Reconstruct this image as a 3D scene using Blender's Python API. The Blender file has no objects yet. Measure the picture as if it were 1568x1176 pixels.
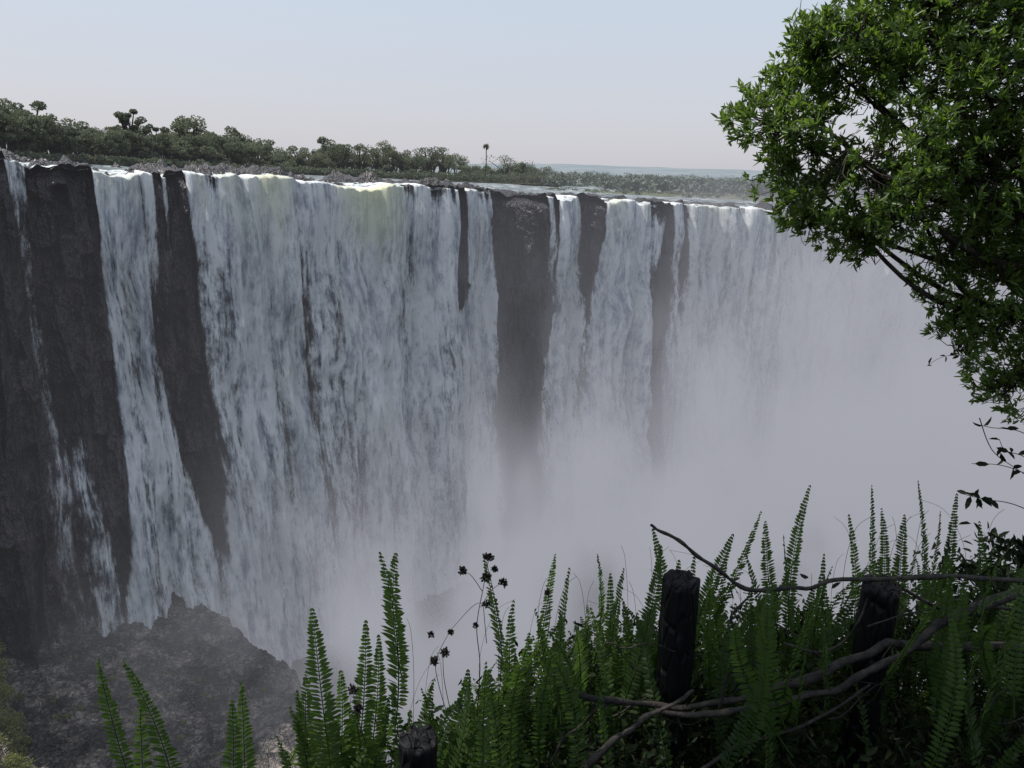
import bpy, math, numpy as np
from mathutils import Matrix, Vector
rng=np.random.default_rng(7)
scene=bpy.context.scene
scene.view_settings.view_transform='Standard'; scene.view_settings.look='None'; scene.view_settings.exposure=0

# ------------------------------------------------------------ camera
PITCH=15.25; ROLL=2.0
Rm=Matrix.Rotation(math.radians(90-PITCH),4,'X')@Matrix.Rotation(math.radians(ROLL),4,'Z')
cd=bpy.data.cameras.new("camera"); cam=bpy.data.objects.new("camera",cd); scene.collection.objects.link(cam)
cam.matrix_world=Rm; cd.sensor_width=36; cd.lens=27.2; cd.clip_start=0.05; cd.clip_end=20000
scene.camera=cam
R=np.array(Rm.to_3x3())
def P(u,v,Y):
    """site survey: sight-line bearing (u,v) and ground distance Y north of the viewpoint -> world xyz"""
    u,v,Y=np.broadcast_arrays(np.asarray(u,float),np.asarray(v,float),np.asarray(Y,float))
    d=np.stack([(u-784)/1185,(588-v)/1185,-np.ones_like(u)],-1)@R.T
    return d*(Y/d[...,1])[...,None]

# ------------------------------------------------------------ numpy helpers
def hsh(ix,iy,iz,seed=0):
    n=(ix*374761393+iy*668265263+iz*1274126177+seed*974634777)&0xffffffff
    n=((n^(n>>13))*1274126177)&0xffffffff
    n=(n^(n>>16))&0xffffffff
    n=(n*668265263)&0xffffffff
    return ((n^(n>>15))&0xffffff)/float(0xffffff)
def vn(x,y,z=0,seed=0):
    flat=np.isscalar(z) and float(z)==int(z)
    x,y,z=np.broadcast_arrays(np.asarray(x,float),np.asarray(y,float),np.asarray(z,float))
    ix,iy,iz=[np.floor(a).astype(np.int64) for a in (x,y,z)]
    fx,fy,fz=x-ix,y-iy,z-iz
    fx,fy,fz=[f*f*(3-2*f) for f in (fx,fy,fz)]
    r=0
    for a in (0,1):
        for b in (0,1):
            for c in ((0,) if flat else (0,1)):
                r=r+hsh(ix+a,iy+b,iz+c,seed)*(fx if a else 1-fx)*(fy if b else 1-fy)*(1 if flat else (fz if c else 1-fz))
    return r
def fbm(x,y,z=0,o=4,seed=0,g=.5):
    s=0;a=1;t=0
    for i in range(o):
        s=s+a*vn(np.asarray(x)*2**i,np.asarray(y)*2**i,(z*2**i if np.isscalar(z) else np.asarray(z)*2**i),seed+i*17); t+=a; a*=g
    return s/t
def ss(a,b,x):
    t=np.clip((x-a)/(b-a),0,1); return t*t*(3-2*t)
def unit(a): return a/np.maximum(np.linalg.norm(a,axis=-1,keepdims=True),1e-9)

def mk(name,V,F,mat,attrs=None,smooth=False,parent=None,matidx=None,mats=None):
    V=np.asarray(V,np.float32).reshape(-1,3); F=np.asarray(F,np.int32)
    k=F.shape[1]; me=bpy.data.meshes.new(name)
    me.vertices.add(len(V)); me.vertices.foreach_set("co",V.ravel())
    me.loops.add(F.size); me.loops.foreach_set("vertex_index",F.ravel())
    me.polygons.add(len(F)); me.polygons.foreach_set("loop_start",np.arange(0,F.size,k,dtype=np.int32))
    if smooth: me.polygons.foreach_set("use_smooth",np.ones(len(F),bool))
    for m in (mats or [mat]): me.materials.append(m)
    if matidx is not None: me.polygons.foreach_set("material_index",np.asarray(matidx,np.int32))
    me.update(calc_edges=True)
    for an,av in (attrs or {}).items():
        av=np.asarray(av,np.float32)
        if av.ndim==1:
            at=me.attributes.new(an,'FLOAT','POINT'); at.data.foreach_set("value",av)
        else:
            at=me.attributes.new(an,'FLOAT_VECTOR','POINT'); at.data.foreach_set("vector",av.ravel())
    ob=bpy.data.objects.new(name,me); scene.collection.objects.link(ob)
    if parent: ob.parent=parent
    return ob
def gridF(nr,nc):
    i=np.arange(nr-1)[:,None]*nc+np.arange(nc-1)[None,:]
    return np.stack([i,i+1,i+nc+1,i+nc],-1).reshape(-1,4)
def tube(pts,rad,sides=6,rough=0.0,seed=0):
    pts=np.asarray(pts,float); n=len(pts); rad=np.broadcast_to(np.asarray(rad,float),(n,))
    T=unit(np.gradient(pts,axis=0)); ref=np.array([.13,.21,.97]) if abs(T[0,2])<.9 else np.array([.97,.1,.2])
    A=unit(np.cross(T,ref)); B=np.cross(T,A)
    th=np.linspace(0,2*np.pi,sides,endpoint=False)
    rr=rad[:,None]*np.ones((1,sides))
    if rough: rr=rr*(1+rough*(vn(np.arange(n)[:,None]*.7,th[None,:]*1.3,0,seed)-.5)*2)
    V=pts[:,None]+rr[...,None]*(A[:,None]*np.cos(th)[None,:,None]+B[:,None]*np.sin(th)[None,:,None])
    i=np.arange(n-1)[:,None]*sides; j=np.arange(sides)[None,:]; j2=(j+1)%sides
    F=np.stack([i+j,i+j2,i+sides+j2,i+sides+j],-1).reshape(-1,4)
    return V.reshape(-1,3),F
def joinVF(lst):
    Vs=[];Fs=[];o=0
    for V,F in lst: Vs.append(V);Fs.append(F+o);o+=len(V)
    return np.concatenate(Vs),np.concatenate(Fs)
def spline(pts,n):
    pts=np.asarray(pts,float); m=len(pts); t=np.linspace(0,m-1,n); i=np.clip(t.astype(int),0,m-2); f=(t-i)[:,None]
    p0=pts[np.clip(i-1,0,m-1)];p1=pts[i];p2=pts[i+1];p3=pts[np.clip(i+2,0,m-1)]
    return .5*((2*p1)+(-p0+p2)*f+(2*p0-5*p1+4*p2-p3)*f**2+(-p0+3*p1-3*p2+p3)*f**3)
def leaves(Pb,D,N,L,W,fold=.25,droop=.15):
    """6-vertex folded leaves"""
    D=unit(D); S=unit(np.cross(D,N)); N=np.cross(S,D)
    L=np.broadcast_to(L,(len(Pb),))[:,None]; W=np.broadcast_to(W,(len(Pb),))[:,None]
    b=Pb; tip=Pb+D*L-N*L*droop
    m1=Pb+D*L*.3; m2=Pb+D*L*.7-N*L*droop*.45
    V=np.stack([b,m1+S*W*.5+N*W*fold,m2+S*W*.42+N*W*fold*.8,tip,m2-S*W*.42+N*W*fold*.8,m1-S*W*.5+N*W*fold],1)
    o=np.arange(len(Pb))[:,None]*6
    F=np.concatenate([o+np.array([[0,1,2,3]]),o+np.array([[0,3,4,5]])],0)
    return V.reshape(-1,3),F
def cards(Pc,size,rg):
    a=unit(rg.normal(size=(len(Pc),3))); b=unit(np.cross(a,rg.normal(size=(len(Pc),3))))
    s=np.broadcast_to(size,(len(Pc),))[:,None]
    V=np.stack([Pc-a*s*.5,Pc+b*s*.32,Pc+a*s*.5,Pc-b*s*.32],1).reshape(-1,3)
    return V,np.arange(len(Pc)*4).reshape(-1,4)

# ------------------------------------------------------------ material helpers
class NT:
    def __init__(s,nt): s.t=nt; nt.nodes.clear()
    def n(s,ty,**k):
        nd=s.t.nodes.new(ty)
        for a,b in k.items():
            if a=='i':
                for kk,vv in b.items(): s.put(nd.inputs[kk],vv)
            else: setattr(nd,a,b)
        return nd
    def put(s,inp,v):
        if isinstance(v,bpy.types.NodeSocket): s.t.links.new(v,inp)
        elif isinstance(v,bpy.types.Node): s.t.links.new(v.outputs[0],inp)
        else: inp.default_value=v
    def m(s,op,a,b=0.0,c=0.0,clamp=False):
        nd=s.n('ShaderNodeMath',operation=op,use_clamp=clamp); s.put(nd.inputs[0],a); s.put(nd.inputs[1],b)
        if op in('MULTIPLY_ADD',): s.put(nd.inputs[2],c)
        return nd.outputs[0]
    def mr(s,x,a,b,c=0.0,d=1.0,sm=True):
        nd=s.n('ShaderNodeMapRange',interpolation_type='SMOOTHSTEP' if sm else 'LINEAR')
        for i,q in enumerate((x,a,b,c,d)): s.put(nd.inputs[i],q)
        return nd.outputs[0]
    def mix(s,f,a,b):
        nd=s.n('ShaderNodeMix',data_type='RGBA'); s.put(nd.inputs[0],f); s.put(nd.inputs[6],a if not isinstance(a,tuple) else (*a,1)); s.put(nd.inputs[7],b if not isinstance(b,tuple) else (*b,1))
        return nd.outputs[2]
    def vmul(s,v,k):
        nd=s.n('ShaderNodeVectorMath',operation='MULTIPLY'); s.put(nd.inputs[0],v); nd.inputs[1].default_value=k; return nd.outputs[0]
    def noise(s,v,sc=1.,det=4.,ro=.5,dist=0.):
        nd=s.n('ShaderNodeTexNoise',i={'Scale':sc,'Detail':det,'Roughness':ro,'Distortion':dist})
        if v is not None: s.put(nd.inputs['Vector'],v)
        return nd.outputs[0]
    def attr(s,name,f=True):
        nd=s.n('ShaderNodeAttribute',attribute_name=name); return nd.outputs['Fac'] if f else nd.outputs['Vector']
    def pos(s): return s.n('ShaderNodeNewGeometry').outputs['Position']
    def out(s,surf=None,vol=None):
        o=s.n('ShaderNodeOutputMaterial')
        if surf is not None: s.put(o.inputs['Surface'],surf)
        if vol is not None: s.put(o.inputs['Volume'],vol)
def mat(name):
    m=bpy.data.materials.new(name); m.use_nodes=True; return m,NT(m.node_tree)
def bump(N,h,st,dist): return N.n('ShaderNodeBump',i={'Strength':st,'Distance':dist,'Height':h}).outputs[0]

def foliage_mat(name,c1,c2,trans=.35,rough=.5,spec=.3,tc=None):
    m,N=mat(name); r=N.attr('rnd'); col=N.mix(r,c1,c2)
    if spec<=.05: p=N.n('ShaderNodeBsdfDiffuse',i={'Color':col})
    else: p=N.n('ShaderNodeBsdfPrincipled',i={'Base Color':col,'Roughness':rough,'Specular IOR Level':spec})
    t=N.n('ShaderNodeBsdfTranslucent',i={'Color':N.mix(r,tuple(x*1.6 for x in c1),tuple(x*1.6 for x in c2)) if tc is None else (*tc,1)})
    mx=N.n('ShaderNodeMixShader',i={0:trans,1:p.outputs[0],2:t.outputs[0]}); N.out(mx.outputs[0]); return m
def rock_mat(name,c1,c2,sc,rough=.8,bs=.6,bd=.5,stretch=(1,1,1),spec=.3,det=4,vor=False,r0=.38,r1=.64):
    m,N=mat(name); p=N.vmul(N.pos(),stretch)
    a=N.noise(p,sc,det,.65); b=N.noise(p,sc*7,3,.6)
    f=N.mr(N.m('ADD',N.m('MULTIPLY',a,.65),N.m('MULTIPLY',b,.35)),r0,r1)
    col=N.mix(f,c1,c2)
    h=N.m('ADD',a,N.m('MULTIPLY',b,.4))
    if vor:
        v=N.n('ShaderNodeTexVoronoi',feature='DISTANCE_TO_EDGE',i={'Scale':sc*3,'Vector':p}).outputs[0]; h=N.m('ADD',h,N.m('MULTIPLY',N.mr(v,0,.12),.25))
    s=N.n('ShaderNodeBsdfPrincipled',i={'Base Color':col,'Roughness':rough,'Specular IOR Level':spec,'Normal':bump(N,h,bs,bd)})
    N.out(s.outputs[0]); return m

M_cliff=rock_mat("basalt",(.005,.0045,.006),(.055,.043,.050),.16,.45,1.,4.,(1,1,.55),.5,det=5,r0=.42,r1=.66)
M_shelf=rock_mat("shelf_rock",(.022,.019,.018),(.34,.29,.25),.25,.45,1.,1.5,(1,1,2.2),.5,vor=True,r0=.42,r1=.68)
M_soil=rock_mat("soil",(.006,.006,.005),(.018,.015,.010),3,.95,.5,.05,spec=.1)
M_bank=rock_mat("grassy_bank",(.06,.07,.04),(.14,.14,.085),.05,.95,.3,1.,spec=.1)
M_far=foliage_mat("far_foliage",(.070,.088,.060),(.18,.20,.125),.25,.8,.0)  # distance haze is put into these leaf colours
M_farther=foliage_mat("hazy_foliage",(.12,.145,.125),(.17,.19,.155),.1,.9,.0)  # stronger distance haze mixed into the leaf colours
M_leaf=foliage_mat("tree_leaf",(.022,.048,.012),(.080,.130,.022),.38,.4,.4,(.20,.33,.04))
M_fern=foliage_mat("fern_leaf",(.012,.027,.009),(.048,.082,.020),.4,.55,.25,(.085,.155,.026))
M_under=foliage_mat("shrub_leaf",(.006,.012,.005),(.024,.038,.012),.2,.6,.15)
M_shrub=foliage_mat("yellow_shrub",(.12,.14,.05),(.24,.25,.09),.3,.6,.0)
M_bark=rock_mat("bark",(.012,.010,.009),(.05,.04,.032),18,.85,.8,.01,(1,1,.3))
M_twig=rock_mat("dead_branch",(.008,.007,.007),(.045,.037,.031),25,.7,.8,.008)

# ------------------------------------------------------------ world
SUN_EL=58; SUN_AZ=-78   # azimuth from +Y, negative = towards -X
w=bpy.data.worlds.new("World"); scene.world=w; w.use_nodes=True; N=NT(w.node_tree)
sky=N.n('ShaderNodeTexSky',sky_type='NISHITA',sun_disc=False,sun_elevation=math.radians(SUN_EL),sun_rotation=math.radians(SUN_AZ),dust_density=4.0,air_density=1.2,altitude=900)
z=N.n('ShaderNodeSeparateXYZ',i={0:N.n('ShaderNodeTexCoord').outputs['Generated']}).outputs[2]
haze=N.mix(N.mr(z,0.0,.30),(6.25,6.2,6.8),(5.9,6.8,7.9))
col=N.mix(.80,sky.outputs[0],haze)
bg=N.n('ShaderNodeBackground',i={'Color':col,'Strength':.110}); o=N.n('ShaderNodeOutputWorld'); N.put(o.inputs[0],bg.outputs[0])
sl=bpy.data.lights.new("sun","SUN"); sl.energy=5.0; sl.angle=math.radians(.5); sl.color=(1,.95,.87)
so=bpy.data.objects.new("sun",sl); scene.collection.objects.link(so)
sd=Vector((math.sin(math.radians(SUN_AZ))*math.cos(math.radians(SUN_EL)),math.cos(math.radians(SUN_AZ))*math.cos(math.radians(SUN_EL)),math.sin(math.radians(SUN_EL))))
so.rotation_euler=sd.to_track_quat('Z','Y').to_euler(); so.location=(0,0,60)

# ------------------------------------------------------------ falls geometry
lipK=np.array([(-420,232,84),(-80,241,108),(0,247,115),(140,263,125),(290,267,138),(430,273,150),(560,283,163),(680,288,172),(760,295,182),(860,301,192),(960,307,200),(1060,313,212),(1160,319,225),(1260,322,240),(1400,325,262),(1700,333,310),(2100,345,360)],float)
def lip(s):
    v=np.interp(s,lipK[:,0],lipK[:,1]); Y=np.interp(s,lipK[:,0],lipK[:,2])
    p=P(s,v,Y); p[...,2]=np.minimum(p[...,2],-.6); return p
NS,NH=1450,280
S=np.linspace(-420,2000,NS); LP=lip(S)
ds=np.linalg.norm(np.diff(LP,axis=0),axis=1); SM=np.concatenate([[0],np.cumsum(ds)])
nrm=np.array([.57,-.82,0])
LP=LP+nrm[None]*((fbm(SM/18,0,0,5,3)-.5)*20)[:,None]
LP[:,2]+=(fbm(SM/6,5.5,0,5,13,.6)-.5)*3.4
ZB=-93.
T=np.linspace(0,1,NH)
segs=[ # (t, left, right, strength)
 [(0,6,34,.5),(.2,12,28,.40),(.42,15,34,.34),(.48,0,70,.45),(.56,0,70,.40),(.7,-10,75,.34),(1,-10,90,.36)],
 [(.44,52,84,.0),(.5,50,80,.55),(.7,62,92,.50),(1,66,110,.5)],
 [(0,138,214,1.1),(.3,138,216,1.05),(.55,132,226,1.0),(.72,116,275,1.05),(1,84,350,1.05)],
 [(0,214,236,.7),(.2,214,232,.55),(.38,214,226,.1),(.4,0,0,0)],
 [(0,284,438,1.2),(.3,286,440,1.12),(.6,284,450,1.1),(1,272,470,1.05)],
 [(0,430,510,.85),(.3,430,510,.62),(.7,430,510,.64),(1,430,520,.8)],
 [(0,500,606,1.3),(.3,500,612,1.27),(.6,500,620,1.15),(1,500,640,1.05)],
 [(0,600,686,.95),(.3,600,694,.88),(1,600,705,.9)],
 [(0,716,764,1.0),(.22,714,764,1.05),(.32,694,768,1.0),(.6,690,772,.95),(1,680,780,.95)],
 [(0,852,893,1.15),(.3,845,903,1.15),(.6,828,915,1.1),(1,805,935,1.0)],
 [(0,933,988,1.15),(.3,916,990,1.15),(.6,908,988,1.1),(1,890,985,.95)],
 [(.02,990,1015,.0),(.08,985,1010,.8),(.2,975,995,.7),(.3,970,990,.3)],
 [(0,1028,1044,.8),(.3,1030,1046,.75),(.6,1026,1050,.6),(1,1020,1060,.5)],
 [(0,835,842,.7),(.12,836,842,.6),(.25,836,842,.2)],
 [(0,248,256,.5),(.15,248,254,.35),(.3,248,254,.1)],
 [(0,1058,1156,1.1),(.3,1056,1160,1.05),(1,1040,1180,.95)],
 [(0,1166,1290,1.1),(1,1160,1330,1.05)],[(0,1300,1460,1.05),(1,1290,1470,1.)],[(0,1480,2050,1.),(1,1470,2050,1.)],
]
Sg,Tg=np.meshgrid(S,T); SMg=np.broadcast_to(SM,Sg.shape)
cov=np.zeros_like(Sg)
wa=fbm(Tg*6,Sg/30,0,5,11,.6)-.5; wb=fbm(Tg*6+31,Sg/30+17,0,5,23,.6)-.5
for k,sg in enumerate(segs):
    a=np.array(sg,float); tt=a[:,0]; am=(8+40*Tg)
    l=np.interp(Tg,tt,a[:,1])+wa*am; r=np.interp(Tg,tt,a[:,2])+wb*am; st=np.interp(Tg,tt,a[:,3])*(Tg>=tt[0]-1e-6)
    e=3+12*Tg
    c=ss(l-e*.9,l+e,Sg)*(1-ss(r-e,r+e*.9,Sg))*st
    cov=np.maximum(cov,c)
gapg=1-np.clip(cov*1.3,0,1)
big=fbm(SMg/4.0+fbm(SMg/9,Tg*4,0,2,77)*.8,Tg*1.6,0,4,5)
colv=fbm(SMg/3.4+Tg*.8,Tg*.9,0,3,207)
cov=cov*(1-.35*ss(.45,.72,1-big)*ss(.02,.15,Tg))*(1-.42*ss(.50,.68,colv)*ss(.03,.2,Tg))
# boulders standing on the lip break the crest of the wide falls
notch=ss(.58,.66,fbm(SM/3.6,9.5,0,3,517))[None,:]
cov=cov*(1-.85*notch*np.exp(-(Tg/.035)**2))
left=1-ss(200,700,Sg)
prof=1.2*np.sqrt(np.clip(Tg*12,0,1))+ (5+9*left)*Tg**1.7 + 3.5*left*ss(.42,.6,Tg)
zt=LP[None,:,2]*(1-Tg)+ZB*Tg
def place(out,z):
    return np.stack([LP[None,:,0]+nrm[0]*out,LP[None,:,1]+nrm[1]*out,z],-1)
# rock: columnar basalt broken by ledges
blk=np.abs(fbm(SMg/6,Tg*4,0,5,40,.55)-.5)*2
cw=SMg/2.6+fbm(SMg/8,Tg*4,0,3,81)*2.5
colm=vn(np.floor(cw),np.floor(Tg*13+hsh(np.floor(cw).astype(np.int64),0,0,5)*5),0,8)
lay=fbm(SMg/30,Tg*9,0,4,62)
rockout=prof-3.4-blk*3.5+colm*1.9+(lay-.5)*2
rockout=np.minimum(rockout,prof-.5)+gapg*(0+6.5*(fbm(SMg/6,Tg*2.2,0,5,91,.55)-.32)+2.0*colm)*ss(0,.03,Tg)
rockout[0]=0
Vr=place(rockout,zt)
gap=1-np.clip(cov[2]*1.2,0,1)
ND=36; D=np.linspace(0,1,ND)**1.4*52
Dg,Sg2=np.meshgrid(D,S,indexing='ij'); SMc=np.broadcast_to(SM,Dg.shape)
patch=fbm(SMc/8,Dg/4,0,5,90,.6)
zc=LP[None,:,2]-1.0+gap[None,:]*(1-ss(3,12,Dg))*(1.0+2.4*(fbm(SMc/3,Dg/3,0,4,19)-.3))+np.clip(patch-.45,-.2,1)*9*ss(.2,3,Dg)*(1-.45*ss(600,900,Sg2))
zc=zc-ss(40,52,Dg)*4
Vc=np.stack([LP[None,:,0]-nrm[0]*Dg,LP[None,:,1]-nrm[1]*Dg,zc],-1)[::-1]
Vr[0,:,2]=Vc[-1,:,2]-.05; Vr[1:4,:,2]=np.minimum(Vr[1:4,:,2],Vr[0,:,2][None])
Vall=np.concatenate([Vc[:-1],Vr],0)
mk("basalt_cliff",Vall.reshape(-1,3),gridF(Vall.shape[0],NS)[:,::-1],M_cliff)
# water curtain
plume=fbm(SMg/2.4,Tg*6,0,5,101,.6); fold=fbm(SMg/6,Tg*2.2,0,3,301)
wout=prof+.4+np.clip(cov,0,1.1)*(.45+1.5*Tg)+ (plume-.5)*4.8*ss(.03,.3,Tg)+(fold-.5)*6*ss(.0,.2,Tg)
Vw=place(wout,zt+.05); Vw[0]=place(np.full_like(wout[:1],-1.5),zt[:1]-.1)[0]
tp_=fbm(SMg/6,Tg*3,0,3,55)
tint=(np.exp(-Tg*10)*ss(.85,1.1,cov)*.65+.9*np.exp(-((Sg-550)/42)**2)*np.exp(-Tg*2.0)+.6*np.exp(-((Sg-405)/25)**2)*np.exp(-Tg*3.))*ss(.28,.6,tp_)
burst=ss(.55,.72,fbm(SMg/5,Tg*7,0,3,411))*ss(.1,.3,Tg)
m,N=mat("falling_water"); v=N.attr('sd',False); cv=N.attr('cov'); tn=N.attr('tint'); bu=N.attr('burst')
n1=N.noise(N.vmul(v,(.42,.05,1)),1,3,.6); n2=N.noise(N.vmul(v,(1.7,.17,1)),1,5,.72); n3=N.noise(N.vmul(v,(.85,.30,1)),1.,6,.72)
n=N.m('ADD',N.m('MULTIPLY',n1,.36),N.m('ADD',N.m('MULTIPLY',n2,.28),N.m('MULTIPLY',n3,.36)))
al=N.mr(N.m('ADD',cv,N.m('MULTIPLY',N.m('SUBTRACT',n,.5),3.5)),.08,.68)
al=N.m('MULTIPLY',al,N.mr(cv,.02,.25))
br=N.mr(N.m('MULTIPLY_ADD',bu,.06,n),.40,.56)
c=N.mix(br,(.33,.38,.46),(.97,.98,.99)); c=N.mix(N.m('MULTIPLY',tn,.55,clamp=True),c,(.78,.79,.52))
bm=bump(N,n,1.,3.0)
ad=N.n('ShaderNodeVectorMath',operation='ADD',i={0:bm}); ad.inputs[1].default_value=(-.25,0,.85)
nm=N.n('ShaderNodeVectorMath',operation='NORMALIZE',i={0:ad.outputs[0]}).outputs[0]
df=N.n('ShaderNodeBsdfDiffuse',i={'Color':c,'Normal':nm}); tr=N.n('ShaderNodeBsdfTranslucent',i={'Color':c})
mx=N.n('ShaderNodeMixShader',i={0:.25,1:df.outputs[0],2:tr.outputs[0]}); tp=N.n('ShaderNodeBsdfTransparent')
fx=N.n('ShaderNodeMixShader',i={0:al,1:tp.outputs[0],2:mx.outputs[0]}); N.out(fx.outputs[0]); M_fall=m
hm=(LP[None,:,2]-zt)
sdv=np.stack([SMg+(fbm(SMg/10,Tg*6,0,2,66)-.5)*3,hm,np.zeros_like(hm)],-1)
Fq=gridF(NH,NS); kf=cov.ravel()[Fq].max(1)>.03; Fq=Fq[kf][:,::-1]
mk("waterfall",Vw.reshape(-1,3),Fq,M_fall,{'cov':cov.ravel(),'tint':tint.ravel(),'burst':burst.ravel(),'sd':sdv.reshape(-1,3)},smooth=True)

# ------------------------------------------------------------ river above the falls
m,N=mat("river_water"); p=N.pos(); a=N.noise(N.vmul(p,(.10,.3,1)),1,4,.65); b=N.noise(N.vmul(p,(.6,1.2,1)),1,3,.6)
dl=N.attr('dl')
foam=N.mr(N.m('ADD',N.m('ADD',N.m('MULTIPLY',a,.7),N.m('MULTIPLY',b,.3)),N.mr(dl,0,25,.13,0)),.50,.64)
pr=N.n('ShaderNodeBsdfPrincipled',i={'Base Color':N.mix(foam,(.06,.075,.075),(.70,.74,.76)),'Roughness':N.mr(foam,0,1,.4,.8),'Specular IOR Level':.25,'Normal':bump(N,b,.8,.6)}); N.out(pr.outputs[0]); M_river=m
back=np.concatenate([np.linspace(0,60,40),np.geomspace(66,1500,30)])
dirr=unit(np.stack([LP[:,0],LP[:,1],0*LP[:,0]],-1))
zfar=np.interp(S,[-400,0,300,600,835,1000,1200,2000],[-.3,-.4,-1.8,-3.3,-5.0,-6.7,-7.6,-9])
Bg=back[:,None]
zr=LP[None,:,2]*(1-ss(0,30,Bg))+zfar[None]*ss(0,30,Bg)
Vv=np.stack([LP[None,:,0]-nrm[0]*np.minimum(Bg,40)+dirr[None,:,0]*np.maximum(Bg-40,0),LP[None,:,1]-nrm[1]*np.minimum(Bg,40)+dirr[None,:,1]*np.maximum(Bg-40,0),zr-.12+(fbm(SM[None]/3,Bg/3,0,3,7)-.5)*.35],-1)
Vv[0]=Vw[0]; Vv[0,:,2]-=.6*notch[0]
mk("river",Vv.reshape(-1,3),gridF(len(back),NS),M_river,{'dl':np.broadcast_to(Bg,(len(back),NS)).ravel()},smooth=True)

# ------------------------------------------------------------ gorge floor and rock shelf
gx=np.linspace(-500,600,120); gy=np.linspace(-40,420,60); GX,GY=np.meshgrid(gx,gy)
mk("gorge_floor",np.stack([GX,GY,-96+fbm(GX/12,GY/12,0,3,2)*3],-1).reshape(-1,3),gridF(60,120),M_cliff)
gx=np.linspace(-150,-10,580); gy=np.linspace(36,135,440); GX,GY=np.meshgrid(gx,gy)
xe=np.interp(GY,[30,80,95,109,115,120,135],[-6,-16,-24,-32,-39,-50,-80])+(fbm(GX/7,GY/7,0,5,9,.6)-.5)*9
z=-78.5+(-(np.minimum(GX,-42)+42))*.34+(85-np.minimum(GY,85))*.1
r=(fbm(GX/11,GY/11,0,5,31,.55)-.5)*3.5; z=z+r
wf=fbm(GX/5,GY/5,0,3,66)
a=z*.8+GX*.16+wf*1.4; st=np.floor(a)+ss(.55,1,a-np.floor(a)); z=z*.2+.8*((st-GX*.16-wf*1.4)/.8)
# broken slabs
qx=GX*.9+GY*.35; qy=GY*.8-GX*.3; wx=(fbm(GX/3,GY/3,0,2,15)-.5)*2.2
for sc,am in ((3.0,1.1),(1.4,.8)):
    ci=np.floor(qx/sc/2.2+wx*.6).astype(np.int64); cj=np.floor(qy/sc+wx*.8+hsh(ci,0*ci,0,3)*3).astype(np.int64)
    z=z+(hsh(ci,cj,0,77)-.5)*am*1.2+((qx/sc/2.2+wx*.6)-ci-.5)*(hsh(ci,cj,1,4)-.4)*am*.9
z=z+(fbm(GX/1.0,GY/1.0,0,3,71)-.5)*.7
z=z-22*ss(-3,3,GX-xe)
mk("rock_shelf",np.stack([GX,GY,z],-1).reshape(-1,3),gridF(440,580),M_shelf)
def clump_cards(centers,rad,n,size,rg,squash=.7):
    out=[]
    for c,rr in zip(centers,rad):
        d=unit(rg.normal(size=(n,3)))*(rg.random((n,1))**.4)*rr; d[:,2]*=squash; out.append(c+d)
    out=np.concatenate(out); V,F=cards(out,size*(0.6+.8*rg.random(len(out))),rg); return V,F,len(out)
cs=[];rs=[]
def onshelf(x,y): return z[np.argmin(np.abs(gy-y)),np.argmin(np.abs(gx-x))]
for i in range(90):
    y=rng.uniform(68,97); x=-.752*y+rng.uniform(-7,1.0); cs.append(np.array([x,y,onshelf(x,y)+rng.uniform(.2,2.4)])); rs.append(rng.uniform(.9,1.7))
for i in range(46):
    x=rng.uniform(-66,-36); y=rng.uniform(76,104); cs.append(np.array([x,y,onshelf(x,y)+.1])); rs.append(rng.uniform(.25,.55))
V,F,nn=clump_cards(cs,rs,340,.28,rng,.9); mk("gorge_shrubs",V,F,M_shrub,{'rnd':np.repeat(rng.random(nn),4)})

# ------------------------------------------------------------ gorge mist (absorption plus its own glow, no scattering of sunlight)
m,N=mat("glowing_spray")
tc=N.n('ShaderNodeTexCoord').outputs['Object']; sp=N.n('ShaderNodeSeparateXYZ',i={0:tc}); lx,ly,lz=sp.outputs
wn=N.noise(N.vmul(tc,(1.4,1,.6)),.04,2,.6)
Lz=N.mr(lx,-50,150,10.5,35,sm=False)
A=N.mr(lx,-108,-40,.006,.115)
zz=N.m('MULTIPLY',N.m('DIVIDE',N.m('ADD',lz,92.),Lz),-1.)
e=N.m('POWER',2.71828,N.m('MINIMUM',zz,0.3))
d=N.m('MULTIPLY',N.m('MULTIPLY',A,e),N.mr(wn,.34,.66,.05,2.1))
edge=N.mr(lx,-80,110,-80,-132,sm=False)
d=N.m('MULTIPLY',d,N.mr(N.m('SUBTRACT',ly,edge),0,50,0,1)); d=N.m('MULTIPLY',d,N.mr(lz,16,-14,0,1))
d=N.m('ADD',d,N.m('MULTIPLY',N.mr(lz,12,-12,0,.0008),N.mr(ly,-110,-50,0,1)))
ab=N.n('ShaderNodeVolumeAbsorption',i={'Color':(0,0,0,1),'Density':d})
em=N.n('ShaderNodeEmission',i={'Color':(.94,.96,1.08,1),'Strength':N.m('MULTIPLY',d,N.mr(lz,-95,-15,.375,.43))})  # emission stands in for light scattered between the droplets
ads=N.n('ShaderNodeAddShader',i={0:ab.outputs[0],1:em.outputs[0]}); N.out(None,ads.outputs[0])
bpy.ops.mesh.primitive_cube_add(size=1); b=bpy.context.object; b.name="glowing_mist"; b.data.materials.append(m)
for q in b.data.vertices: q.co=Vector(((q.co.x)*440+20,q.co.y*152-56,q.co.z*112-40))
ang=math.atan2(.57,.82); b.rotation_euler=(0,0,ang); mid=lip(np.array([760.]))[0]; b.location=(mid[0],mid[1],0)

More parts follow.
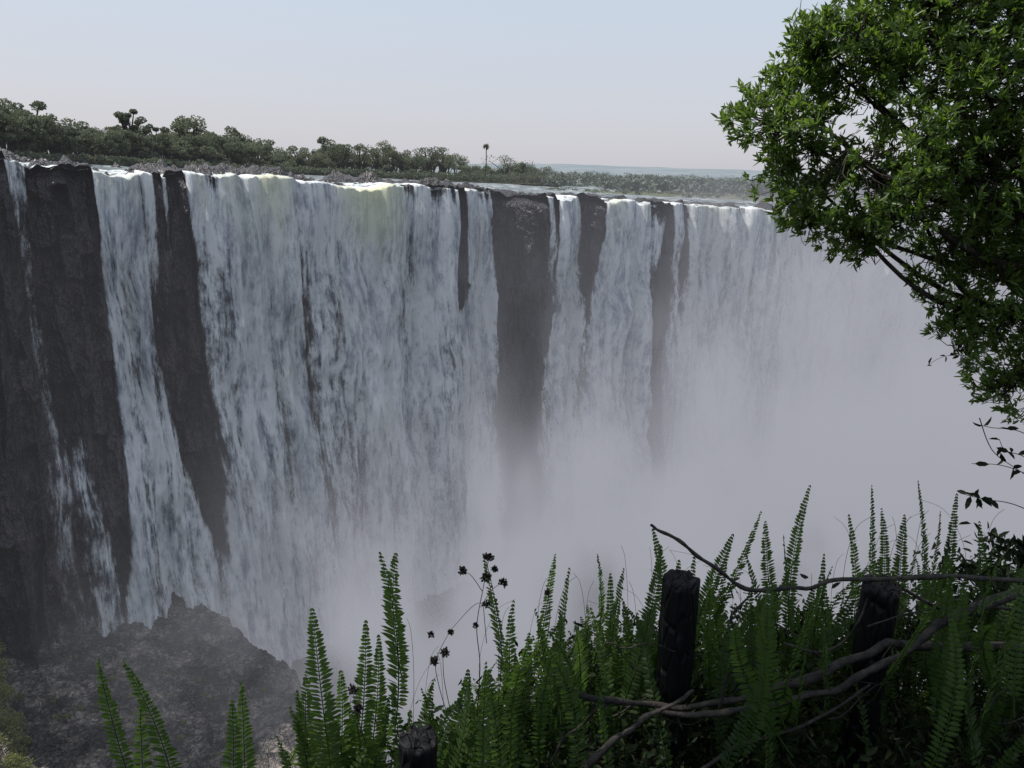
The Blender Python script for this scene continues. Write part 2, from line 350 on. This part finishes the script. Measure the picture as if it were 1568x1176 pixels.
# ------------------------------------------------------------ trees on the islands above the falls
def tree_line(name,items,matl,rg,csize,percard,trunkmat=M_bark):
    VL=[];FL=[];RN=[];o=0;TL=[]
    for (x,y,z0,h,wd) in items:
        nb=rg.integers(6,11); tone=rg.random()*.5
        cx=rg.normal(size=(nb,2))*wd*.26; cz=h*(.42+.45*rg.random(nb)); cr=wd*(.15+.14*rg.random(nb))
        for j in range(nb):
            n=int(percard*(.6+.8*rg.random())); dd=unit(rg.normal(size=(n,3)))*(.5+.55*rg.random((n,1))**.6)*cr[j]; dd[:,2]*=.62
            c=np.array([x+cx[j,0],y+cx[j,1],z0+cz[j]])+dd
            V,F=cards(c,csize*(.5+.9*rg.random(n)),rg); VL.append(V);FL.append(F+o);o+=len(V)
            RN.append(np.repeat(np.clip(tone+.35*rg.random(n)+.25*(dd[:,2]/cr[j]),0,1),4))
            tv,tf=tube(np.array([[x,y,z0-.5],[x+cx[j,0]*.3,y+cx[j,1]*.3,z0+cz[j]*.5],[x+cx[j,0],y+cx[j,1],z0+cz[j]]]),np.linspace(h*.03,h*.008,3),4)
            TL.append((tv,tf))
    V=np.concatenate(VL);F=np.concatenate(FL);RNa=np.concatenate(RN)
    tv,tf=joinVF(TL); nF=len(F)
    F=np.concatenate([F,tf+len(V)]);V=np.concatenate([V,tv]);RNa=np.concatenate([RNa,np.zeros(len(tv))])
    mi=np.zeros(len(F),int);mi[nF:]=1
    return mk(name,V,F,None,{'rnd':RNa},mats=[matl,trunkmat],matidx=mi)
def topv(u): return np.interp(u,[-100,0,50,95,140,200,245,290,340,360,430,470,510,545,580,640,680,720,780,830,850],[160,158,166,192,197,187,205,192,208,205,219,229,219,229,225,237,234,244,244,262,275])
def basev(u): return np.interp(u,[-100,0,200,400,600,835],[238,243,251,263,271,277])
def Yisl(u): return np.interp(u,[-100,0,300,500,835],[165,175,230,300,430])
items=[]
for u in np.arange(-140,842,9.5):
    for row in range(2):
        uu=u+rng.uniform(-6,6); Y=Yisl(uu)*(1+.22*row)
        b0=P(uu,basev(uu)-1,Y); tp=topv(uu)+abs(rng.normal())*9+ (0 if row else rng.choice([0,14,26])); h=max((basev(uu)-tp)*Y/1150,2.5)
        items.append((b0[0],b0[1],b0[2]-.3,h,min(h*.95,9)*rng.uniform(.75,1.2)))
for (u,tv_,wd) in [(18,152,8),(50,156,10),(200,170,6),(206,174,5),(285,177,10),(302,184,8),(362,194,6),(428,214,6),(500,212,6),(508,216,7),(548,222,6),(578,218,9),(590,220,8),(630,230,7),(655,226,8),(678,228,9),(710,240,7),(778,240,9),(800,254,10),(820,257,9),(128,186,9),(160,190,8),(245,192,5)]:
    Y=Yisl(u)*1.05; b0=P(u,basev(u)-1,Y); h=(basev(u)-tv_)*Y/1150*1.03; items.append((b0[0],b0[1],b0[2]-.3,h,wd*Y/230))
tree_line("island_trees",items,M_far,rng,.66,150)
cs=[];rs=[]
for u in np.arange(-140,845,3.2):
    Y=np.interp(u,[-100,0,300,500,835],[160,168,222,290,415]); p=P(u,basev(u)+rng.uniform(-6,1),Y); cs.append(p); rs.append(Y*rng.uniform(.006,.012))
V,F,nn=clump_cards(cs,rs,110,.8,rng,.6); mk("shore_bushes",V,F,M_far,{'rnd':np.repeat(rng.random(nn)*.7,4)})
us=np.linspace(-200,850,90); Y=np.interp(us,[-100,0,300,500,835],[158,165,218,285,410])
r0=P(us,basev(us)+1,Y); rows=[r0+[0,0,-1.5]]
for k in (1.02,1.2,1.6): q=r0*np.array([k,k,1]); rows.append(q+[0,0,.2])
mk("island",np.array(rows).reshape(-1,3),gridF(4,90),M_bank)
# tall palm on the island
pb=P(743,270,360.); ph=12.8; cur=spline([pb,pb+[.3,0,ph*.5],pb+[.1,0,ph]],8); tv,tf=tube(cur,np.linspace(.28,.2,8),6)
palm=bpy.data.objects.new("palm_tree",None); scene.collection.objects.link(palm)
mk("trunk",tv,tf,M_bark,parent=palm)
n=60; d=unit(rng.normal(size=(n,3))*[1,1,.7]+[0,0,.25]); V,F=leaves(np.repeat((pb+[.1,0,ph])[None],n,0),d,np.tile([0,0,1.],(n,1))+rng.normal(size=(n,3))*.2,1.7,.4,.1,.3)
mk("fronds",V,F,M_far,{'rnd':np.repeat(rng.random(n)*.4,6)},parent=palm)
# far bank and wooded plain
us=np.linspace(770,2100,160); rows=[]
BY=[330,350,470,700,1200,2600]; BV=[298,296.5,293,287,279.5,272]
for Yb,vb in zip(BY,BV):
    rows.append(P(us,vb+(us-1000)*.035+(fbm(us/25,Yb,0,3,8)-.5)*2,Yb*(1+.25*(fbm(us/60,1.5,0,3,4)-.5)*(Yb<500))))
rows=np.array(rows); rows[0,:,2]-=3
mk("far_bank",rows.reshape(-1,3),gridF(6,160),M_bank)
items=[]
for i in range(560):
    u=rng.uniform(790,1800); q=rng.random(); Y=np.interp(q,[0,.4,.75,1],[400,650,1200,2400]); vb=np.interp(Y,BY,BV)+(u-1000)*.035
    p=P(u,vb,Y); items.append((p[0],p[1],p[2]-.5,rng.uniform(3,7)*(1+Y/1400),rng.uniform(8,16)*(1+Y/1200)))
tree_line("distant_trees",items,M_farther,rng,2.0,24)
cs=[];rs=[]
for i in range(300):
    u=rng.uniform(790,1800); Y=rng.uniform(335,460); p=P(u,np.interp(Y,BY,BV)+(u-1000)*.035,Y); cs.append(p); rs.append(rng.uniform(.8,2.4))
V,F,nn=clump_cards(cs,rs,60,.9,rng,.6); mk("river_bank_bushes",V,F,M_far,{'rnd':np.repeat(rng.random(nn)*.8,4)})
m,N=mat("hazy_hills"); f=N.mr(N.noise(N.pos(),.004,4,.6),.35,.65); N.out(N.n('ShaderNodeBsdfDiffuse',i={'Color':N.mix(f,(.17,.205,.225),(.225,.25,.27))}).outputs[0])  # bluish distance haze painted into the hill colour
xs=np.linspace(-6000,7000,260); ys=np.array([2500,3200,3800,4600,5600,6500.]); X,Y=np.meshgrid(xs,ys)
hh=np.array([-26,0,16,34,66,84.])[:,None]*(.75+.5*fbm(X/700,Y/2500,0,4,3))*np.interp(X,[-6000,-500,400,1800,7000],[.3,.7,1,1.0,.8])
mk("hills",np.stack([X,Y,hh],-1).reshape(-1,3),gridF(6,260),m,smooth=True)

# ------------------------------------------------------------ foreground bank
def ground(x,y):
    e=1.5+ss(-.7,.9,x)*2.9+(fbm(x*1.5,3.3,0,2,5)-.5)*.3
    z=-1.62-.36*np.clip(y,0,4.8)
    z=z-1.35*np.clip(y-e,0,4)-3.*np.clip(y-e-4,0,40)
    return z+(fbm(x*2.5,y*2.5,0,3,44)-.5)*.22
gx=np.concatenate([np.linspace(-80,-4,20),np.linspace(-3.8,6,110),np.linspace(6.5,80,20)]); gy=np.concatenate([np.linspace(-60,-1,14),np.linspace(-.8,6.5,90),np.linspace(7,38,40)])
GX,GY=np.meshgrid(gx,gy); mk("ground",np.stack([GX,GY,ground(GX,GY)],-1).reshape(-1,3),gridF(len(gy),len(gx)),M_soil,smooth=True)

# ferns
FV=[];FF=[];FR=[];SV=[];fo=0
def frond(base,tip,bend,wid,rg,sp=.0165,tone=None,pw=.0165,face=1.0):
    global fo
    L=np.linalg.norm(tip-base); n=int(L/sp)
    midp=(base+tip)/2+bend*L
    t=np.linspace(0,1,n); c=((1-t)**2)[:,None]*base+(2*t*(1-t))[:,None]*midp+(t**2)[:,None]*tip
    T=unit(np.gradient(c,axis=0))
    ya=rg.uniform(-face,face); s0=np.array([math.cos(ya),math.sin(ya),0]); s=unit(s0-T*(T@s0)[:,None]); nn=np.cross(T,s)
    env=np.sin(np.pi*np.clip(t,0,1)**.75*.93+.12)**.8*wid; env=np.clip(env,.006,None); k=t>.12
    tn=rg.random()*.7 if tone is None else tone
    for sg in (1,-1):
        D=s[k]*sg+T[k]*(.30+.25*t[k])[:,None]+nn[k]*.12*rg.normal(size=(k.sum(),1))
        V,F=leaves(c[k],D,nn[k]+.25*rg.normal(size=(k.sum(),3)),env[k]*rg.uniform(.8,1.1,k.sum()),pw,.1,.12)
        FV.append(V);FF.append(F+fo);fo+=len(V);FR.append(np.full(len(V),tn)+.3*np.repeat(rg.random(k.sum()),6))
    SV.append(tube(c[::2],np.linspace(.0035,.0012,len(c[::2])),4))
tips=[(150,1012,2.5),(190,1015,2.55),(215,1085,2.45),(370,1048,2.5),(355,1075,2.4),(478,935,2.6),(455,1060,2.5),(470,1030,2.7),(522,1030,2.6),(582,848,2.7),(606,850,2.85),(560,953,2.6),(580,975,2.9),(740,850,3.0),(786,922,2.9),(820,935,3.),(850,850,3.2),(872,872,3.),(915,850,3.1),(935,880,3.3),(955,872,3.1),(1000,812,3.3),(1012,838,3.1),(1040,860,3.4),(1063,850,3.3),(1092,868,3.3),(1112,862,3.5),(1122,820,3.5),(1142,850,3.3),(1165,785,3.4),(1172,800,3.7),(1200,820,3.5),(1225,845,3.4),(1240,745,3.5),(1262,850,3.6),(1300,790,3.5),(1335,745,3.6),(1350,780,3.8),(1385,790,3.6),(1406,738,3.6),(1440,785,3.8),(1465,758,3.7),(1500,800,3.6),(1530,822,3.9),(1420,862,3.4),(1556,850,3.6),(1480,880,3.4),(445,1085,2.5),(425,1130,2.45),(500,1080,2.6)]
for (u,v,Y) in tips:
    tip=P(u,v,Y); L=rng.uniform(.68,.85)*(1.2 if v<760 else 1); base=tip+np.array([rng.uniform(-.12,.2) if u<700 else rng.uniform(-.2,.2),rng.uniform(-.15,.1),-L])
    bd=rng.uniform(-.10,.10)
    frond(base,tip,np.array([bd,rng.uniform(-.1,.1),.0]),rng.uniform(.050,.075) if u<700 else rng.uniform(.036,.058),rng,tone=rng.uniform(.4,.9),face=.5 if u<700 else 1.)
def env(u): return np.interp(u,[100,480,560,700,800,900,1000,1200,1300,1400,1568],[1220,1110,1050,1030,970,915,892,885,858,840,835])
for i in range(520):
    u=rng.uniform(480,1660); v=env(u)+abs(rng.normal())*125; Y=rng.uniform(3.05,4.2) if u>850 else rng.uniform(2.4,3.4)
    if rng.random()<.12: Y=rng.uniform(2.5,2.9)
    if v>1290 or (Y<3.1 and (abs(u-1041)<75 or abs(u-1350)<75)): continue
    tip=P(u,v,Y); L=rng.uniform(.5,.8); a=rng.normal(size=2)*.2; base=tip+np.array([a[0],a[1],-L])
    frond(base,tip,np.array([rng.uniform(-.2,.2),rng.uniform(-.15,.15),.08]),rng.uniform(.032,.058),rng,.019,tone=rng.uniform(0,.65),pw=.017)
V=np.concatenate(FV);F=np.concatenate(FF);Rn=np.concatenate(FR); tv,tf=joinVF(SV); nF=len(F)
F=np.concatenate([F,tf+len(V)]);Rn=np.concatenate([Rn,np.full(len(tv),.9)]);V=np.concatenate([V,tv])
mk("sword_ferns",V,F,M_fern,{'rnd':np.clip(Rn,0,1)})
# undergrowth and leafy shrub mass
n=30000; x=rng.uniform(-1.2,4.4,n); y=rng.uniform(1.3,5.0,n); zg=ground(x,y); hgt=rng.random(n)**1.2*np.interp(x,[-1,0,1.2,4],[.15,.35,.60,.75])*np.interp(y,[1.3,2.6,3.4],[.3,.6,1])*(.4+1.0*vn(x*2.,y*2.,0,13))
keep=(vn(x*2.2,y*2.2,0,3)>.2)
Pb=np.stack([x,y,zg+hgt],-1)[keep]
ex=[]
for i in range(60):
    u=rng.uniform(820,1640); v=env(u)+rng.uniform(85,220)-(45 if u>1430 else 0); c=P(u,v,rng.uniform(3.5,4.3)); ex.append(c+rng.normal(size=(140,3))*[.13,.12,.10])
for i in range(20):
    u=rng.uniform(600,860); v=env(u)+rng.uniform(110,210); c=P(u,v,rng.uniform(2.9,3.4)); ex.append(c+rng.normal(size=(100,3))*[.10,.1,.10])
Pb=np.concatenate([Pb]+ex); n=len(Pb)
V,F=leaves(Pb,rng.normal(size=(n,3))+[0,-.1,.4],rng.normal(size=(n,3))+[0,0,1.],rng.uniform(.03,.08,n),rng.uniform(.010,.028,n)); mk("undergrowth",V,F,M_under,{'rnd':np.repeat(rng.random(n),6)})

# ------------------------------------------------------------ fence: charred posts and gnarled rails
m,N=mat("charred_wood"); p=N.vmul(N.pos(),(1,1,.25)); a=N.noise(p,28,5,.65); vo=N.n('ShaderNodeTexVoronoi',feature='DISTANCE_TO_EDGE',i={'Scale':22.,'Vector':p}).outputs[0]
ash=N.mr(N.noise(N.vmul(N.pos(),(1,1,.2)),11,6,.7),.60,.72)
c=N.mix(ash,(.004,.004,.005),(.09,.08,.075)); h=N.m('ADD',N.m('MULTIPLY',a,.5),N.mr(vo,0,.15))
N.out(N.n('ShaderNodeBsdfPrincipled',i={'Base Color':c,'Roughness':.6,'Specular IOR Level':.2,'Normal':bump(N,h,.9,.012)}).outputs[0]); M_char=m
def post(u,v,Y,r,seed,lean=(0,0)):
    top=P(u,v,Y); n=60; zs=np.linspace(-1.35,0,n); sides=36
    th=np.linspace(0,2*np.pi,sides,endpoint=False)
    sq=1/np.maximum(np.abs(np.cos(th+seed)),np.abs(np.sin(th+seed)))**.35
    rr=r*.93*sq[None]*(1+.10*(fbm(np.cos(th)[None]*1.5+seed,np.sin(th)[None]*1.5+zs[:,None]*1.5,0,3,seed)-.5)*2+.07*(vn(th[None]*4,zs[:,None]*14,0,seed)-.5))
    X=top[0]+lean[0]*zs[:,None]+rr*np.cos(th); Yy=top[1]+lean[1]*zs[:,None]+rr*np.sin(th); Z=top[2]+zs[:,None]+0*th
    Z[-1]+=(vn(th*2.5,seed,0,seed)-.5)*.04 
    V=[np.stack([X,Yy,Z],-1)]
    for k in (.9,.6,.3,.05):
        q=V[0][-1].copy(); cx=q.mean(0); q=cx+(q-cx)*k; q[:,2]+=.006*(1-k)+(vn(q[:,0]*40,q[:,1]*40,0,seed)-.5)*.04; V.append(q[None])
    V=np.concatenate(V,0); V2=np.concatenate([V,V[:,:1]],1)
    mk("fence_post",V2.reshape(-1,3),gridF(V2.shape[0],sides+1),M_char,smooth=True)
post(1043,888,3.0,.078,1,(-.02,.02)); post(1350,896,3.05,.083,2,(-.02,0)); post(640,1132,2.35,.072,3,(-.01,0))
BR=[]
def branch(pts,r0,r1,n=40,wob=.012,seed=0,sides=8):
    q=np.array([P(*p) for p in pts]); c=spline(q,n); t=np.arange(n)/4.
    c=c+np.stack([vn(t,seed+.5,0,1)-.5,vn(t,seed+.5,0,2)-.5,vn(t,seed+.5,0,3)-.5],-1)*wob*2
    BR.append(tube(c,np.linspace(r0,r1,n)*(1+.35*(vn(np.arange(n)*.6,seed,0,7)-.5)),sides,.25,seed))
branch([(995,806,2.8),(1035,826,2.82),(1090,866,2.85),(1150,905,2.88),(1220,900,2.88),(1290,888,2.9),(1420,886,2.9),(1500,884,2.95),(1640,892,3.)],.006,.011,60,.012,1)
branch([(865,1058,2.7),(940,1074,2.75),(1010,1083,2.8),(1090,1080,2.82),(1170,1062,2.85),(1250,1030,2.88),(1320,1003,2.9),(1370,987,2.9),(1450,990,2.95),(1640,992,3.)],.012,.022,60,.018,2)
branch([(1000,1088,2.75),(1100,1096,2.75),(1200,1076,2.78),(1290,1050,2.8),(1360,1012,2.83),(1420,972,2.85),(1490,930,2.9),(1640,880,3.)],.011,.020,60,.018,3)
branch([(880,1190,2.5),(950,1128,2.6),(1010,1088,2.7),(1062,1060,2.75)],.014,.008,30,.012,4)
branch([(1100,1100,2.8),(1112,1050,2.8),(1128,990,2.82),(1120,940,2.85),(1150,912,2.88)],.007,.004,30,.012,5)
branch([(1060,1190,2.6),(1140,1140,2.7),(1230,1110,2.75),(1330,1050,2.8)],.010,.006,30,.014,6)
branch([(1200,985,2.95),(1260,1000,2.9),(1310,960,2.9),(1330,915,2.9)],.006,.004,24,.012,7)
branch([(1380,900,2.95),(1450,935,2.95),(1540,930,3.),(1640,950,3.)],.007,.006,24,.012,8)
branch([(930,1075,2.75),(890,1110,2.75),(850,1150,2.7),(830,1200,2.7)],.008,.005,24,.012,9)
for i in range(16):
    u=rng.uniform(860,1560); v=rng.uniform(930,1120); a=rng.uniform(-1,1); l=rng.uniform(60,170)
    branch([(u,v,2.85),(u+l*.3,v-l*.2*a,2.85),(u+l*.65,v-l*.6*a+rng.uniform(-20,20),2.88),(u+l,v-l*.7*a,2.9)],.004,.002,20,.012,20+i,5)
V,F=joinVF(BR); mk("branch_fence",V,F,M_twig,smooth=True)

# dry flower stalks and wiry grass
ST=[];HV=[]
def stalk(pts,Y,r=.0022,heads=()):
    c=spline(np.array([P(u,v,Y) for u,v in pts]),18); ST.append(tube(c,np.linspace(r,r*.6,18),5))
def head(u,v,Y,r):
    c=P(u,v,Y); n=70; d=unit(rng.normal(size=(n,3)))
    V,F=leaves(c+d*r*rng.uniform(0,.6,(n,1)),d+[0,0,.4],rng.normal(size=(n,3)),r*rng.uniform(.3,.7,n),r*.45,.3,.1); HV.append((V,F))
Yk=2.7
stalk([(730,1100),(735,1020),(730,960),(740,900),(748,858)],Yk); stalk([(738,905),(722,882),(708,874)],Yk,.0016); stalk([(736,930),(752,905),(768,892)],Yk,.0016); stalk([(745,985),(742,950),(738,925),(722,930),(690,965)],Yk,.0016)
stalk([(690,1110),(672,1050),(668,1010),(690,965)],Yk,.0018); stalk([(762,1090),(768,1000),(762,940),(745,860)],2.75,.0018); stalk([(560,1140),(548,1100),(540,1060)],2.5); stalk([(830,1010),(842,950),(838,905)],2.9); stalk([(690,1090),(680,1040),(678,1000)],2.6,.0018)
for q in [(748,853,Yk,.024),(709,874,Yk,.020),(744,884,Yk,.022),(770,893,Yk,.022),(757,872,Yk,.017),(660,972,Yk,.016),(665,1012,Yk,.024),(681,1000,2.6,.022),(690,968,Yk,.016),(838,908,2.9,.016),(540,1056,2.5,.022),(745,925,Yk,.017),(728,958,Yk,.015),(548,1085,2.5,.024)]: head(*q)
for i in range(60):
    u=rng.uniform(520,1560); v=env(u)-rng.uniform(-40,95) ; dx=rng.normal()*45; Y=rng.uniform(2.8,3.6); h=rng.uniform(120,220)
    stalk([(u+dx*.1,v+h),(u,v+h*.5),(u+dx*.4,v+h*.12),(u+dx,v)],Y,.0011)
V,F=joinVF(ST); V2,F2=joinVF(HV); mk("dry_flower_stalks",np.concatenate([V,V2]),np.concatenate([F,F2+len(V)]),M_twig)

# ------------------------------------------------------------ unseen tree above the viewpoint, added to shade the bank
shade=bpy.data.objects.new("added_shade_tree",None); scene.collection.objects.link(shade)
cl=[]
for i in range(22):
    cl.append((np.array([rng.uniform(-4.2,.4),rng.uniform(2.0,5.6),rng.uniform(3.6,5.4)]),rng.uniform(.55,.9)))
Q=[]
for c,r in cl:
    n=140; Q.append(c+unit(rng.normal(size=(n,3)))*rng.random((n,1))**.4*r)
Q=np.concatenate(Q); V,F=leaves(Q,rng.normal(size=Q.shape),rng.normal(size=Q.shape)+[0,0,1],rng.uniform(.14,.24,len(Q)),rng.uniform(.07,.11,len(Q)))
mk("crown",V,F,M_leaf,{'rnd':np.repeat(rng.random(len(Q)),6)},parent=shade)
TB=[tube(spline([[-5.5,-1.5,-2.2],[-5.2,-.8,.5],[-4.2,.8,3.0],[-2.5,2.8,4.2]],20),np.linspace(.25,.09,20),10,.15,2)]
for c,r in cl: TB.append(tube(spline([[-4.2,.8,3.0],(np.array([-3.4,2.,3.6])+c)/2,c],8),np.linspace(.06,.01,8),5))
V,F=joinVF(TB); mk("trunk",V,F,M_bark,smooth=True,parent=shade)

# ------------------------------------------------------------ broadleaf tree on the right
tree=bpy.data.objects.new("broadleaf_tree",None); scene.collection.objects.link(tree)
YT=6.6
lobes=[(1460,60,0,.92),(1320,60,-.2,.5),(1280,110,.1,.5),(1190,185,0,.40),(1215,150,.4,.34),(1300,230,-.4,.6),(1420,220,-.3,.8),(1560,150,.2,1.0),(1650,40,.4,1.1),(1215,255,.2,.36),(1290,325,.0,.40),(1400,310,.1,.52),(1500,330,.2,.6),(1600,320,0,.7),(1380,-60,0,.6),(1520,-80,.3,.9),(1225,320,.2,.2),(1650,480,0,.6),(1530,470,0,.42),(1475,450,.2,.36),(1560,560,.1,.38),(1470,525,0,.24),(1590,610,0,.30),(1340,372,0,.22),(1440,400,.1,.30),(1530,400,0,.36),(1250,60,0,.2),(1540,600,0,.2)]
WP=[];WD=[];ctr=[];TH=[]
for (u,v,dy,r) in lobes:
    c=P(u,v,YT+dy); ctr.append((c,r))
    dens=1.0 if v<380 else .75
    n=int(800*r**2*dens+18*r)+8
    if r<.45: n=int(n*1.35)
    d=unit(rng.normal(size=(n,3))); rad=(.35+.78*rng.random((n,1))**.5)*r; q=c+d*rad*np.array([1,1,.85])
    nzv=vn(q[:,0]*3.2,q[:,1]*3.2,q[:,2]*3.2+.5,12); k=nzv>(.41 if u<1450 else .36)
    WP.append(q[k]); WD.append(unit(d[k]*.8+[-.15,-.1,.55]+.3*rng.normal(size=(k.sum(),3))))
WP=np.concatenate(WP);WD=np.concatenate(WD); nW=len(WP); NL=12
Pb=np.repeat(WP,NL,0)+rng.normal(size=(nW*NL,3))*.016; Dd=np.repeat(WD,NL,0)*.8+unit(rng.normal(size=(nW*NL,3)))*.75
Nn=np.repeat(WD,NL,0)+.4*rng.normal(size=(nW*NL,3))
V,F=leaves(Pb,Dd,Nn,rng.uniform(.05,.092,nW*NL),rng.uniform(.015,.025,nW*NL),.15,.12)
mk("crown_leaves",V,F,M_leaf,{'rnd':np.repeat(np.clip(np.repeat(rng.random(nW),NL)*.6+rng.random(nW*NL)*.4,0,1),6)},parent=tree)
TB=[]
root=np.array([6.2,6.9,-4.5]); fork=np.array([5.6,6.8,-.6])
TB.append(tube(spline([root,root+[-.2,0,1.8],fork],14),np.linspace(.24,.16,14),12,.15,1))
nodes=[]
for i,(c,r) in enumerate(ctr):
    st=fork+np.array([0,0,rng.uniform(-.6,.3)]); midp=st*.45+c*.55+np.array([0,0,-.25 if c[2]>-.5 else .3])+rng.normal(size=3)*.12
    cv=spline([st,midp,c],16); TB.append(tube(cv,np.linspace(.05,.009,16)*min(1,.45+r),6,.2,i)); nodes.append(cv[5:])
nodes=np.concatenate(nodes)
for q,dv in zip(WP,WD):
    if rng.random()<.7:
        dd=np.linalg.norm(nodes-q,axis=1); j=np.argmin(dd+rng.random(len(dd))*.12)
        c=spline([nodes[j],(nodes[j]*.5+q*.5)+rng.normal(size=3)*.05+[0,0,-.05],q],5); TB.append(tube(c,np.linspace(.006,.002,5),3))
V,F=joinVF(TB); mk("trunk_and_limbs",V,F,M_bark,smooth=True,parent=tree)
TW=[];LPs=[];LD=[]
def twig(pts,Y,nl,r=.003):
    c=spline(np.array([P(u,v,Y) for u,v in pts]),20); TW.append(tube(c,np.linspace(r,r*.5,20),5))
    idx=rng.integers(8,20,nl); LPs.append(c[idx]); LD.append(unit(rng.normal(size=(nl,3))*[1,.6,1]+[0,0,.1]))
twig([(1620,690),(1560,660),(1520,655),(1498,650)],4.,4); twig([(1640,760),(1570,725),(1530,712),(1488,710)],4.,3); twig([(1640,740),(1570,700),(1540,690),(1530,672)],4.,6)
twig([(1650,820),(1560,775),(1510,765),(1480,758)],3.6,12); twig([(1500,640),(1520,690),(1560,720),(1620,760)],4,4)
twig([(1420,560),(1450,545),(1500,550),(1560,590)][::-1],6.4,8)
for i in range(5): twig([(1640,900-i*8),(1580,870),(1540+i*12,845),(1500+i*14,815+i*5)],3.7,14)
pb=np.concatenate(LPs);dd=np.concatenate(LD); V,F=leaves(pb,dd,rng.normal(size=dd.shape)+[0,-.6,.6],rng.uniform(.045,.075,len(pb)),rng.uniform(.022,.03,len(pb)))
tv,tf=joinVF(TW); nF=len(F); F=np.concatenate([F,tf+len(V)]); mi=np.zeros(len(F),int); mi[nF:]=1
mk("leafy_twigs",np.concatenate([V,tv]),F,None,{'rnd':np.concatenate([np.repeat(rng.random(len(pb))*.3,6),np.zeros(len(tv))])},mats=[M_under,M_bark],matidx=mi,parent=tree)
print("whorls",nW,"fern verts",fo)
